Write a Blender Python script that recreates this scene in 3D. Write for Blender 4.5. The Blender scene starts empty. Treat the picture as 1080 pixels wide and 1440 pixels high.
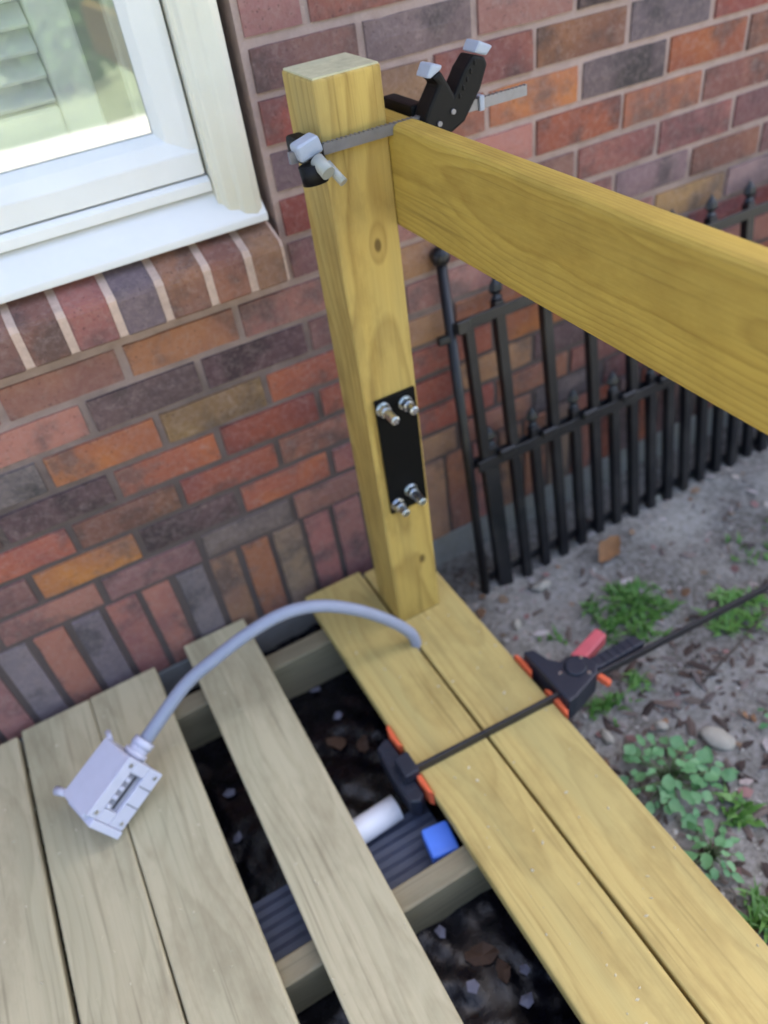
import bpy, bmesh, math, random
from mathutils import Vector, Matrix, noise
R = random.Random(7)
rad = math.radians
S = bpy.context.scene
COL = S.collection

# ------------------------------------------------------------------ camera
CAM_POS = Vector((0.1052, -1.2013, 1.2437)); YAW, PIT, ROL = 0.3941, -0.7198, -0.1616
fwd = Vector((math.sin(YAW)*math.cos(PIT), math.cos(YAW)*math.cos(PIT), math.sin(PIT)))
rt0 = Vector((math.cos(YAW), -math.sin(YAW), 0)); up0 = rt0.cross(fwd)
rt = math.cos(ROL)*rt0 + math.sin(ROL)*up0; upv = -math.sin(ROL)*rt0 + math.cos(ROL)*up0
cam = bpy.data.cameras.new('camera'); cam_o = bpy.data.objects.new('camera', cam); COL.objects.link(cam_o)
m = Matrix((rt, upv, -fwd)).transposed().to_4x4(); m.translation = CAM_POS; cam_o.matrix_world = m
cam.sensor_fit = 'VERTICAL'; cam.sensor_height = 36; cam.sensor_width = 27; cam.lens = 1081.5/1440*36
cam.clip_start = 0.02; cam.clip_end = 500
cam.dof.use_dof = True; cam.dof.focus_distance = .86; cam.dof.aperture_fstop = 2.7
S.camera = cam_o

# ------------------------------------------------------------------ world, sun, exposure
SUN_EL, SUN_AZ = 48, 45      # the sun stands behind the house: the deck lies in its shade
w = bpy.data.worlds.new('World'); S.world = w; w.use_nodes = True
nt = w.node_tree; nt.nodes.clear()
sky = nt.nodes.new('ShaderNodeTexSky'); sky.sky_type = 'NISHITA'; sky.sun_disc = False
sky.sun_elevation = rad(SUN_EL); sky.sun_rotation = rad(SUN_AZ)
sky.air_density = .8; sky.dust_density = 6.0; sky.ozone_density = .2
bg = nt.nodes.new('ShaderNodeBackground'); bg.inputs['Strength'].default_value = 0.14
out = nt.nodes.new('ShaderNodeOutputWorld')
nt.links.new(sky.outputs[0], bg.inputs[0]); nt.links.new(bg.outputs[0], out.inputs[0])
sun = bpy.data.lights.new('sun', 'SUN'); sun.energy = 3.5; sun.angle = rad(0.6); sun.color = (1, .95, .86)
sun_o = bpy.data.objects.new('sun', sun); COL.objects.link(sun_o)
sd = Vector((math.sin(rad(SUN_AZ))*math.cos(rad(SUN_EL)), math.cos(rad(SUN_AZ))*math.cos(rad(SUN_EL)), math.sin(rad(SUN_EL))))
sun_o.rotation_euler = sd.to_track_quat('Z', 'Y').to_euler()
S.view_settings.view_transform = 'Standard'; S.view_settings.look = 'None'
S.view_settings.exposure = 2.82; S.view_settings.gamma = 1.0; S.view_settings.use_curve_mapping = False

# ------------------------------------------------------------------ material helpers
class NT:
    def __init__(s, name):
        s.m = bpy.data.materials.new(name); s.m.use_nodes = True; s.t = s.m.node_tree; s.t.nodes.clear()
        s.out = s.n('OutputMaterial')
    def n(s, typ, **kw):
        nd = s.t.nodes.new('ShaderNode'+typ)
        for k, v in kw.items():
            if k in nd.inputs: nd.inputs[k].default_value = v
            else: setattr(nd, k, v)
        return nd
    def l(s, a, b): s.t.links.new(a, b)
    def inp(s, nd, key, v):
        if hasattr(v, 'is_output') or isinstance(v, bpy.types.NodeSocket): s.l(v, nd.inputs[key])
        else: nd.inputs[key].default_value = v
    def math(s, op, a, b=0.0, c=None):
        nd = s.n('Math', operation=op); s.inp(nd, 0, a); s.inp(nd, 1, b)
        if c is not None: s.inp(nd, 2, c)
        return nd.outputs[0]
    def vmath(s, op, a, b=None):
        nd = s.n('VectorMath', operation=op); s.inp(nd, 0, a)
        if b is not None: s.inp(nd, 1, b)
        return nd.outputs[0]
    def ramp(s, f, stops, interp='LINEAR'):
        nd = s.n('ValToRGB'); cr = nd.color_ramp; cr.interpolation = interp
        while len(cr.elements) < len(stops): cr.elements.new(0.5)
        for e, (p, c) in zip(cr.elements, stops):
            e.position = p; e.color = (c, c, c, 1) if isinstance(c, (int, float)) else (*c, 1)
        s.l(f, nd.inputs[0]); return nd.outputs[0]
    def mix(s, f, a, b, blend='MIX'):
        nd = s.n('Mix', data_type='RGBA', blend_type=blend)
        s.inp(nd, 0, f); s.inp(nd, 6, a if hasattr(a, 'is_output') else (*a, 1)); s.inp(nd, 7, b if hasattr(b, 'is_output') else (*b, 1))
        return nd.outputs[2]
    def noise(s, vec, scale, detail=4, rough=.55, dist=0.0):
        nd = s.n('TexNoise'); nd.inputs['Scale'].default_value = scale; nd.inputs['Detail'].default_value = detail
        nd.inputs['Roughness'].default_value = rough; nd.inputs['Distortion'].default_value = dist
        s.l(vec, nd.inputs['Vector']); return nd.outputs['Fac'], nd.outputs['Color']
    def finish(s, col, rough, bump=None, bstr=.3, bdist=.002, metal=0.0, spec=.5, **kw):
        p = s.n('BsdfPrincipled'); s.inp(p, 'Base Color', col if hasattr(col, 'is_output') else (*col, 1))
        s.inp(p, 'Roughness', rough); s.inp(p, 'Metallic', metal); s.inp(p, 'Specular IOR Level', spec)
        for k, v in kw.items(): s.inp(p, k, v)
        if bump is not None:
            b = s.n('Bump'); b.inputs['Strength'].default_value = bstr; b.inputs['Distance'].default_value = bdist
            s.l(bump, b.inputs['Height']); s.l(b.outputs[0], p.inputs['Normal'])
        s.l(p.outputs[0], s.out.inputs[0]); s.p = p
        return s.m

def objvec(t, jitter=True):
    tc = t.n('TexCoord')
    if not jitter: return tc.outputs['Object']
    oi = t.n('ObjectInfo')
    r = t.math('MULTIPLY', oi.outputs['Random'], 7.31)
    c = t.n('CombineXYZ'); t.l(r, c.inputs[0]); t.l(r, c.inputs[2])
    r2 = t.math('MULTIPLY', oi.outputs['Random'], 17.7); t.l(r2, c.inputs[1])
    return t.vmath('ADD', tc.outputs['Object'], c.outputs[0])

def wood(name, light, dark, tint, knots=(), along='Y', centre=(0.01, 0, -0.05), tilt=(.02, .012), ringscale=26, contrast=.8, green=.15, wander=1.0):
    """sawn softwood: growth rings of a log cut by the board, so flat faces show cathedral grain"""
    t = NT(name); tc = t.n('TexCoord'); v = tc.outputs['Object']
    if along == 'Z':
        mp = t.n('Mapping'); mp.inputs['Rotation'].default_value = (rad(90), 0, 0); t.l(v, mp.inputs[0]); v = mp.outputs[0]
    oi = t.n('ObjectInfo')
    off = t.n('CombineXYZ')
    t.l(t.math('MULTIPLY', t.math('SUBTRACT', oi.outputs['Random'], .5), .06), off.inputs[0])
    t.l(t.math('MULTIPLY', oi.outputs['Random'], 31.0), off.inputs[1])
    vr = t.vmath('ADD', v, off.outputs[0])
    mp = t.n('Mapping'); mp.inputs['Location'].default_value = (-centre[0], 0, -centre[2])
    t.l(vr, mp.inputs[0])
    # slow wander of the pith + tilt
    sl = t.n('Mapping'); sl.inputs['Scale'].default_value = (2, 1.3, 2); t.l(vr, sl.inputs[0])
    _, wc = t.noise(sl.outputs[0], 1.0, 2, .5)
    wv = t.vmath('MULTIPLY', t.vmath('SUBTRACT', wc, (.5, .5, .5)), (.16*wander, 0, .09*wander))
    sl2 = t.n('Mapping'); sl2.inputs['Scale'].default_value = (14, 3.5, 14); t.l(vr, sl2.inputs[0])
    _, wc2 = t.noise(sl2.outputs[0], 1.0, 2, .5)
    wv2 = t.vmath('MULTIPLY', t.vmath('SUBTRACT', wc2, (.5, .5, .5)), (.016, 0, .012))
    q = t.vmath('ADD', t.vmath('ADD', mp.outputs[0], wv), wv2)
    kmask = None
    for (kx, ky, kz, kr) in knots:
        kp = (kx, ky, kz)
        d = t.vmath('SUBTRACT', v if along != 'Z' else tc.outputs['Object'], kp)
        sc = (1, .55, 1) if along == 'Y' else (1, 1, .55)
        ln = t.n('VectorMath', operation='LENGTH'); t.l(t.vmath('MULTIPLY', d, sc), ln.inputs[0])
        mk = t.n('MapRange', interpolation_type='SMOOTHSTEP'); mk.inputs['From Min'].default_value = kr; mk.inputs['From Max'].default_value = kr*.45
        t.l(ln.outputs['Value'], mk.inputs[0])
        kmask = mk.outputs[0] if kmask is None else t.math('MAXIMUM', kmask, mk.outputs[0])
        bend = t.n('MapRange', interpolation_type='SMOOTHSTEP'); bend.inputs['From Min'].default_value = kr*3; bend.inputs['From Max'].default_value = kr*.8
        bend.inputs['To Max'].default_value = .005; t.l(ln.outputs['Value'], bend.inputs[0])
        c = t.n('CombineXYZ'); t.l(bend.outputs[0], c.inputs[0]); t.l(bend.outputs[0], c.inputs[2])
        q = t.vmath('ADD', q, c.outputs[0])
    wt = t.n('TexWave', wave_type='RINGS', rings_direction='Y', wave_profile='SAW')
    wt.inputs['Scale'].default_value = ringscale; wt.inputs['Distortion'].default_value = .6; wt.inputs['Detail'].default_value = 1
    wt.inputs['Detail Scale'].default_value = .6
    t.l(q, wt.inputs[0])
    rings = t.ramp(wt.outputs['Fac'], [(0, .1), (.55, .35), (.86, 1), (1, .1)])
    fm = t.n('Mapping'); fm.inputs['Scale'].default_value = (420, 9, 420); t.l(vr, fm.inputs[0])
    fib, _ = t.noise(fm.outputs[0], 1, 4, .65)
    lm = t.n('Mapping'); lm.inputs['Scale'].default_value = (150, 3.0, 150); t.l(vr, lm.inputs[0])
    lines, _ = t.noise(lm.outputs[0], 1, 2, .5)
    bm_ = t.n('Mapping'); bm_.inputs['Scale'].default_value = (16, 1.6, 16); t.l(vr, bm_.inputs[0])
    broad, _ = t.noise(bm_.outputs[0], 1, 3, .5)
    k = t.math('ADD', t.math('MULTIPLY', rings, contrast*.75), t.math('MULTIPLY', t.math('SUBTRACT', fib, .5), .55))
    k = t.math('ADD', k, t.math('MULTIPLY', t.math('SUBTRACT', broad, .5), .7))
    col = t.mix(t.ramp(k, [(0, 0.0), (1, 1.0)]), light, dark)
    col = t.mix(t.math('MULTIPLY', t.ramp(lines, [(.60, 0.0), (.74, 1.0)]), .45), col, tuple(c*.5 for c in dark))
    gr = t.ramp(broad, [(.45, 0.0), (.75, 1.0)])
    col = t.mix(t.math('MULTIPLY', gr, green), col, tint)
    pm_ = t.n('Mapping'); pm_.inputs['Scale'].default_value = (11, 4, 11); t.l(vr, pm_.inputs[0])
    patch, _ = t.noise(pm_.outputs[0], 1, 6, .7)
    col = t.mix(t.math('MULTIPLY', t.ramp(patch, [(.48, 0.0), (.72, 1.0)]), .5), col, tuple(c*.72 for c in dark))
    if kmask is not None: col = t.mix(t.math('MULTIPLY', kmask, .85), col, tuple(c*.35 for c in dark))
    bh = t.math('ADD', t.math('MULTIPLY', fib, .8), t.math('MULTIPLY', rings, .35))
    return t.finish(col, t.math('ADD', .55, t.math('MULTIPLY', fib, .25)), bh, .35, .0012, spec=.35)

def plain(name, col, rough=.5, metal=0.0, var=.25, scale=30, bump=.15, bdist=.001, dirt=None, spec=.5, **kw):
    t = NT(name); v = objvec(t)
    f, _ = t.noise(v, scale, 6, .65); f2, _ = t.noise(v, scale*.17, 3, .5)
    k = t.math('ADD', t.math('MULTIPLY', f, .6), t.math('MULTIPLY', f2, .4))
    c = t.mix(t.ramp(k, [(.3, 0.0), (.7, 1.0)]), tuple(x*(1-var) for x in col), tuple(min(1, x*(1+var*.6)) for x in col))
    if dirt: c = t.mix(t.math('MULTIPLY', t.ramp(f2, [(.5, 0.0), (.72, 1.0)]), .6), c, dirt)
    r = t.math('ADD', rough-.08, t.math('MULTIPLY', f, .16))
    return t.finish(c, r, f, bump, bdist, metal, spec, **kw)

def brick_mat():
    t = NT('fired_clay'); v = objvec(t); oi = t.n('ObjectInfo')
    base = oi.outputs['Color']
    f1, _ = t.noise(v, 11, 4, .6); f2, _ = t.noise(v, 90, 5, .7); f3, _ = t.noise(v, 7, 2, .5); f4, _ = t.noise(v, 190, 4, .6)
    # flashed (dark, manganese-burnt) ends, hotter-fired orange patches, pale lime bloom, pits
    hsv = t.n('HueSaturation'); t.l(base, hsv.inputs['Color']); hsv.inputs['Saturation'].default_value = .6; hsv.inputs['Value'].default_value = .45
    warm = t.n('HueSaturation'); t.l(base, warm.inputs['Color']); warm.inputs['Hue'].default_value = .512; warm.inputs['Saturation'].default_value = 1.12; warm.inputs['Value'].default_value = 1.4
    c = t.mix(t.math('MULTIPLY', t.ramp(f3, [(.44, 0.0), (.60, 1.0)]), .75), base, warm.outputs[0])
    c = t.mix(t.math('MULTIPLY', t.ramp(f1, [(.50, 0.0), (.66, 1.0)]), .8), c, hsv.outputs[0])
    c = t.mix(t.math('MULTIPLY', t.ramp(f2, [(.46, 0.0), (.72, 1.0)]), .26), c, (.40, .30, .27))
    c = t.mix(t.math('MULTIPLY', t.ramp(f4, [(.30, 1.0), (.40, 0.0)]), .6), c, (.045, .03, .03))
    smear, _ = t.noise(v, 30, 5, .75, 1.5)
    c = t.mix(t.math('MULTIPLY', t.ramp(smear, [(.58, 0.0), (.74, 1.0)]), .32), c, (.44, .34, .31))
    b = t.math('ADD', t.math('MULTIPLY', f2, .8), t.math('MULTIPLY', f4, .5))
    return t.finish(c, .88, b, .7, .003, spec=.25)

def mortar_mat():
    t = NT('mortar'); v = objvec(t, False)
    f, _ = t.noise(v, 160, 6, .7); f2, _ = t.noise(v, 6, 4, .6); f3, _ = t.noise(v, 40, 4, .6)
    c = t.mix(f, (.34, .25, .225), (.52, .39, .345))
    c = t.mix(t.math('MULTIPLY', t.ramp(f3, [(.5, 0.0), (.75, 1.0)]), .6), c, (.30, .21, .18))
    # joints darker toward the foot of the wall, along a ragged noisy edge
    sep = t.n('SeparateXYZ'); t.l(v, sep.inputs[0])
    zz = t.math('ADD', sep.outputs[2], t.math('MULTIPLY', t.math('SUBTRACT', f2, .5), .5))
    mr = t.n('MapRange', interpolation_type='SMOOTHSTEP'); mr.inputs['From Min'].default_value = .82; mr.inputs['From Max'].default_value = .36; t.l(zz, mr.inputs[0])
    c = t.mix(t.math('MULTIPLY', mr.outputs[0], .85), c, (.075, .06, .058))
    return t.finish(c, .95, f, .8, .003, spec=.2)

def soil_mat():
    t = NT('dry_soil'); v = objvec(t, False)
    f, _ = t.noise(v, 5, 6, .65); f2, _ = t.noise(v, 70, 6, .7); f3, _ = t.noise(v, 300, 3, .6)
    c = t.mix(t.ramp(f, [(.35, 0.0), (.65, 1.0)]), (.105, .098, .083), (.265, .252, .224))
    c = t.mix(t.math('MULTIPLY', t.ramp(f2, [(.45, 0.0), (.7, 1.0)]), .6), c, (.40, .375, .37))
    c = t.mix(t.math('MULTIPLY', t.ramp(f2, [(.3, 1.0), (.45, 0.0)]), .6), c, (.055, .045, .04))
    return t.finish(c, .95, t.math('ADD', f2, t.math('MULTIPLY', f3, .5)), .9, .006, spec=.2)

def attr_mat(name, rough=.85, spec=.3, trans=None):
    t = NT(name); a = t.n('Attribute', attribute_name='Col'); v = objvec(t, False)
    f, _ = t.noise(v, 120, 4, .6)
    c = t.mix(.35, a.outputs['Color'], t.mix(f, (.3, .3, .3), (1, 1, 1)), 'MULTIPLY')
    return t.finish(c, rough, f, .3, .002, spec=spec)

def leaf_mat(name, a, b, rough=.45):
    t = NT(name); v = objvec(t); oi = t.n('ObjectInfo')
    f, _ = t.noise(v, 35, 4, .6); f2, _ = t.noise(v, 220, 2, .5)
    k = t.math('ADD', t.math('MULTIPLY', f, .7), t.math('MULTIPLY', oi.outputs['Random'], .35))
    c = t.mix(t.ramp(k, [(.25, 0.0), (.8, 1.0)]), a, b)
    p = t.finish(c, rough, f2, .25, .001, spec=.45)
    tr = t.n('BsdfTranslucent'); t.l(c, tr.inputs[0]); mx = t.n('MixShader'); mx.inputs[0].default_value = .28
    t.l(t.p.outputs[0], mx.inputs[1]); t.l(tr.outputs[0], mx.inputs[2]); t.l(mx.outputs[0], t.out.inputs[0])
    return p

def glass_mat():
    t = NT('window_glass'); lw = t.n('LayerWeight'); lw.inputs['Blend'].default_value = .32
    fac = t.math('ADD', .15, t.math('MULTIPLY', lw.outputs['Fresnel'], .5))
    g = t.n('BsdfGlossy'); g.inputs['Roughness'].default_value = .012; g.inputs['Color'].default_value = (.95, 1, .98, 1)
    tr = t.n('BsdfTransparent'); tr.inputs['Color'].default_value = (.965, .985, .975, 1)
    mx = t.n('MixShader'); t.l(fac, mx.inputs[0]); t.l(tr.outputs[0], mx.inputs[1]); t.l(g.outputs[0], mx.inputs[2])
    v = objvec(t, False); f, _ = t.noise(v, 3, 5, .6)
    df = t.n('BsdfDiffuse'); df.inputs['Color'].default_value = (.80, .82, .84, 1); m2 = t.n('MixShader')
    t.l(t.math('ADD', .05, t.math('MULTIPLY', f, .10)), m2.inputs[0]); t.l(mx.outputs[0], m2.inputs[1]); t.l(df.outputs[0], m2.inputs[2])   # painted haze: pale diffuse mixed in to wash out the pane
    t.l(m2.outputs[0], t.out.inputs[0]); return t.m

M = dict(
    end_grain=plain('weathered_end_grain', (.52, .48, .30), .85, var=.3, scale=70, bump=.5, bdist=.002, dirt=(.36, .36, .24)),
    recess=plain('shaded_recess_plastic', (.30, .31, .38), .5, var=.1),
    glint_flecks=plain('pale_glint_fleck', (.62, .55, .38), .9, var=.2),
    sill_mortar=plain('sill_mortar', (.56, .41, .33), .95, var=.25, scale=120, bump=.7, bdist=.003),
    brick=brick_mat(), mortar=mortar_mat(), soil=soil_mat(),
    grey_wood=wood('weathered_deck_wood', (.50, .437, .278), (.275, .222, .128), (.38, .375, .24), green=.35, contrast=.46, ringscale=30, centre=(.015, 0, -.06)),
    new_wood=wood('fresh_treated_wood', (.53, .40, .140), (.31, .20, .055), (.40, .37, .16), green=.4, contrast=.5, ringscale=30, centre=(.02, 0, -.08)),
    rail_wood=wood('treated_rail_wood', (.48, .330, .062), (.25, .140, .02), (.40, .32, .09), green=.2, contrast=.62, ringscale=62, centre=(-.13, 0, .03), wander=.4, knots=((-.02, -.36, .045, .009),)),
    post_wood=wood('treated_post_wood', (.50, .348, .095), (.235, .132, .028), (.38, .34, .15), along='Z', green=.35, contrast=.75, ringscale=24, centre=(.02, 0, .05),
                   knots=((.012, -.049, .80, .0075), (.02, -.049, .155, .0085))),
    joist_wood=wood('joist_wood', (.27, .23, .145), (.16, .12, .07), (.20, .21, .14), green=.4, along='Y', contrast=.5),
    white=plain('white_window_paint', (.72, .72, .70), .42, var=.05, scale=14, bump=.06, dirt=(.55, .53, .47)),
    sill_white=plain('weathered_white_sill', (.70, .70, .69), .5, var=.07, scale=9, bump=.1, dirt=(.60, .60, .58)),
    cream=plain('cream_casing_paint', (.70, .68, .58), .5, var=.06, scale=12, bump=.08, dirt=(.52, .48, .36)),
    shutter=plain('interior_shutter_paint', (.84, .84, .80), .45, var=.05, scale=12, bump=.03),
    room=plain('interior_plaster', (.55, .54, .50), .9, var=.08, scale=6),
    black_iron=plain('black_fence_paint', (.004, .005, .008), .4, var=.4, scale=60, bump=.3, dirt=(.03, .028, .027)),
    plate=plain('black_powder_coat', (.002, .002, .002), .7, var=.2, scale=120, bump=.2, spec=.15),
    zinc=plain('zinc_plated_steel', (.62, .64, .66), .28, 1.0, var=.15, scale=80, bump=.1),
    steel=plain('dull_bar_steel', (.24, .24, .27), .45, .7, var=.18, scale=90, bump=.15, dirt=(.25, .23, .22)),
    black_plastic=plain('black_plastic', (.003, .003, .004), .55, var=.2, scale=90, bump=.15, spec=.25),
    navy_plastic=plain('charcoal_navy_plastic', (.014, .017, .030), .5, var=.2, scale=70, bump=.15),
    dark_bar=plain('blackened_bar_steel', (.045, .042, .046), .45, .5, var=.25, scale=80, bump=.2),
    orange=plain('orange_pad_rubber', (.72, .125, .045), .55, var=.12, scale=60, bump=.15),
    pink=plain('faded_red_handle', (.58, .11, .13), .5, var=.12, scale=60, bump=.15),
    tip=plain('grey_blue_grip_tip', (.36, .40, .48), .4, var=.1, scale=60, bump=.1),
    clear=plain('clear_pad_plastic', (.34, .35, .32), .3, var=.1, scale=60, bump=.1),
    pvc=plain('light_grey_pvc', (.56, .57, .68), .42, var=.06, scale=40, bump=.06),
    hose=plain('grey_hose_pvc', (.27, .295, .38), .45, var=.08, scale=30, bump=.1),
    slot=plain('dark_recess', (.03, .032, .045), .6),
    blue=plain('blue_plastic', (.10, .25, .88), .35, var=.12, scale=20, bump=.05),
    white_pipe=plain('white_pipe_plastic', (.72, .74, .80), .4, var=.06, scale=30, bump=.05),
    slate=plain('slate_grey_plastic', (.055, .066, .105), .55, var=.25, scale=40, bump=.2),
    fabric=plain('black_ground_fabric', (.002, .002, .005), .27, var=.5, scale=55, bump=.5, bdist=.002, dirt=(.012, .010, .010), spec=.35),
    concrete=plain('foundation_concrete', (.27, .265, .25), .95, var=.25, scale=40, bump=.6, bdist=.003, dirt=(.2, .19, .16)),
    stone=plain('pale_stone', (.33, .31, .26), .9, var=.25, scale=40, bump=.7, bdist=.003),
    chips=attr_mat('ground_chips'), grass=leaf_mat('weed_grass', (.075, .19, .035), (.18, .38, .09)),
    leaf=leaf_mat('bluish_weed_leaf', (.075, .23, .085), (.20, .42, .19)), stem=plain('green_stem', (.10, .16, .06), .6),
    dead_bright=plain('rusty_dead_leaf', (.26, .125, .05), .8, var=.4, scale=50), dead=plain('dead_leaf', (.09, .048, .028), .8, var=.4, scale=50), pale_leaf=plain('bleached_leaf', (.17, .17, .22), .7, var=.3, scale=50),
    bark=plain('bark', (.09, .07, .055), .95, var=.4, scale=25, bump=.9, bdist=.01),
    lawn=plain('lawn_green', (.15, .18, .10), .9, var=.4, scale=4), shrub=leaf_mat('shrub_leaf', (.08, .14, .05), (.19, .27, .11)),
    path=plain('pale_concrete_path', (.48, .47, .44), .9, var=.15, scale=5), glass=glass_mat(), roof=plain('roof_shingle', (.08, .075, .07), .95),
    cable=plain('dark_twig', (.06, .045, .035), .9, var=.4, scale=40, bump=.5),
)

# ------------------------------------------------------------------ object helpers
def tag(o, label=None, cat=None, group=None, kind=None):
    if label: o['label'] = label
    if cat: o['category'] = cat
    if group: o['group'] = group
    if kind: o['kind'] = kind
    return o

def link(name, me, mat, parent=None, loc=None, smooth=False):
    o = bpy.data.objects.new(name, me); COL.objects.link(o)
    if mat is not None and not me.materials: me.materials.append(mat)
    if smooth:
        for p in me.polygons: p.use_smooth = True
    if parent is not None:
        o.parent = parent
        b = Vector(parent.location) if parent.parent is None else Vector(parent['_w'])
        wl = Vector(loc) if loc is not None else Vector((0, 0, 0))
        o.location = wl - b; o['_w'] = tuple(wl)
    else:
        o.location = loc if loc is not None else (0, 0, 0); o['_w'] = tuple(o.location)
    return o

def thing(name, label, cat, loc=(0, 0, 0), group=None):
    o = bpy.data.objects.new(name, None); o.empty_display_size = .05; COL.objects.link(o); o.location = loc; o['_w'] = tuple(loc)
    return tag(o, label, cat, group)

def mesh(bm, name='mesh', smooth_angle=None):
    bmesh.ops.recalc_face_normals(bm, faces=bm.faces)
    me = bpy.data.meshes.new(name); bm.to_mesh(me); bm.free()
    return me

def bevel_all(bm, w, seg=1, edges=None):
    if w > 0: bmesh.ops.bevel(bm, geom=edges or bm.edges[:], offset=w, segments=seg, affect='EDGES', profile=.6, clamp_overlap=True)

def boxm(size, bev=0.0, seg=1, M4=None):
    bm = bmesh.new(); bmesh.ops.create_cube(bm, size=1)
    bmesh.ops.scale(bm, vec=size, verts=bm.verts); bevel_all(bm, bev, seg)
    if M4 is not None: bmesh.ops.transform(bm, matrix=M4, verts=bm.verts)
    return bm

def box(name, lo, hi, mat, parent=None, bev=0.0, seg=1):
    lo, hi = Vector(lo), Vector(hi); c = (lo+hi)/2
    return link(name, mesh(boxm(hi-lo, bev, seg), name), mat, parent, c)

def prism_bm(poly, axis, a, b, bev=0.0, seg=1):
    """poly: 2-D points; axis 0/1/2 = extrusion axis, from a to b"""
    bm = bmesh.new()
    def P(p, h):
        q = list(p); q.insert(axis, h); return Vector(q)
    v0 = [bm.verts.new(P(p, a)) for p in poly]; v1 = [bm.verts.new(P(p, b)) for p in poly]
    bm.faces.new(v0); bm.faces.new(v1[::-1])
    n = len(poly)
    for i in range(n): bm.faces.new((v0[i], v0[(i+1) % n], v1[(i+1) % n], v1[i]))
    bmesh.ops.recalc_face_normals(bm, faces=bm.faces); bevel_all(bm, bev, seg)
    return bm

def prism(name, poly, axis, a, b, mat, parent=None, bev=0.0, seg=1):
    return link(name, mesh(prism_bm(poly, axis, a, b, bev, seg), name), mat, parent)

def add(bm, other):
    me = bpy.data.meshes.new('tmp'); other.to_mesh(me); other.free(); bm.from_mesh(me); bpy.data.meshes.remove(me)

def tube_bm(pts, r, seg=10, caps=True):
    pts = [Vector(p) for p in pts]; bm = bmesh.new(); rings = []
    n = None
    for i, p in enumerate(pts):
        d = (pts[min(i+1, len(pts)-1)] - pts[max(i-1, 0)]).normalized()
        if n is None: n = d.orthogonal().normalized()
        n = (n - d*n.dot(d)).normalized(); b = d.cross(n)
        rr = r(i/(len(pts)-1)) if callable(r) else r
        rings.append([bm.verts.new(p + rr*(math.cos(2*math.pi*k/seg)*n + math.sin(2*math.pi*k/seg)*b)) for k in range(seg)])
    for a, c in zip(rings, rings[1:]):
        for k in range(seg): bm.faces.new((a[k], a[(k+1) % seg], c[(k+1) % seg], c[k])).smooth = True
    if caps: bm.faces.new(rings[0][::-1]); bm.faces.new(rings[-1])
    return bm

def tube(name, pts, r, mat, parent=None, seg=10):
    return link(name, mesh(tube_bm(pts, r, seg), name), mat, parent)

def catmull(pts, n=8):
    pts = [Vector(p) for p in pts]; q = [pts[0]*2-pts[1]] + pts + [pts[-1]*2-pts[-2]]; o = []
    for i in range(1, len(q)-2):
        for k in range(n):
            t = k/n; a, b, c, d = q[i-1:i+3]
            o.append(.5*((2*b) + (c-a)*t + (2*a-5*b+4*c-d)*t*t + (3*b-a-3*c+d)*t**3))
    return o + [pts[-1]]

def grid_mesh(x0, x1, y0, y1, nx, ny, zf, name):
    vs = []; fs = []
    for j in range(ny+1):
        for i in range(nx+1):
            x = x0+(x1-x0)*i/nx; y = y0+(y1-y0)*j/ny; vs.append((x, y, zf(x, y)))
    for j in range(ny):
        for i in range(nx):
            a = j*(nx+1)+i; fs.append((a, a+1, a+nx+2, a+nx+1))
    me = bpy.data.meshes.new(name); me.from_pydata(vs, [], fs)
    for p in me.polygons: p.use_smooth = True
    return me

# ================================================================== SETTING
GZ = -.15
def gz(x, y):
    h = .022*noise.noise(Vector((x*4, y*4, 1))) + .010*noise.noise(Vector((x*13, y*13, 4))) + .005*noise.noise(Vector((x*40, y*40, 7)))
    return GZ + h - .02*max(0, -.25-y)
def gzn(x, y):
    e = min(1, max(0, min(x-.5, 3.6-x, y+2.6)/.25)); return -.21 + (gz(x, y)+.21)*e
far = link('ground', grid_mesh(-150, 150, -150, 150, 6, 6, lambda x, y: -.215, 'ground'), M['soil']); tag(far, kind='structure')
near = link('soil_bed', grid_mesh(.5, 3.6, -2.6, .02, 155, 131, gzn, 'soil'), M['soil']); tag(near, kind='structure')
lawn = link('lawn', grid_mesh(-30, 30, -40, -5.4, 10, 10, lambda x, y: -.19, 'lawn'), M['lawn']); tag(lawn, kind='structure')
path = box('path', (-12, -5.35, -.25), (14, -3.9, -.17), M['path'], bev=.01); tag(path, kind='structure')

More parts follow.
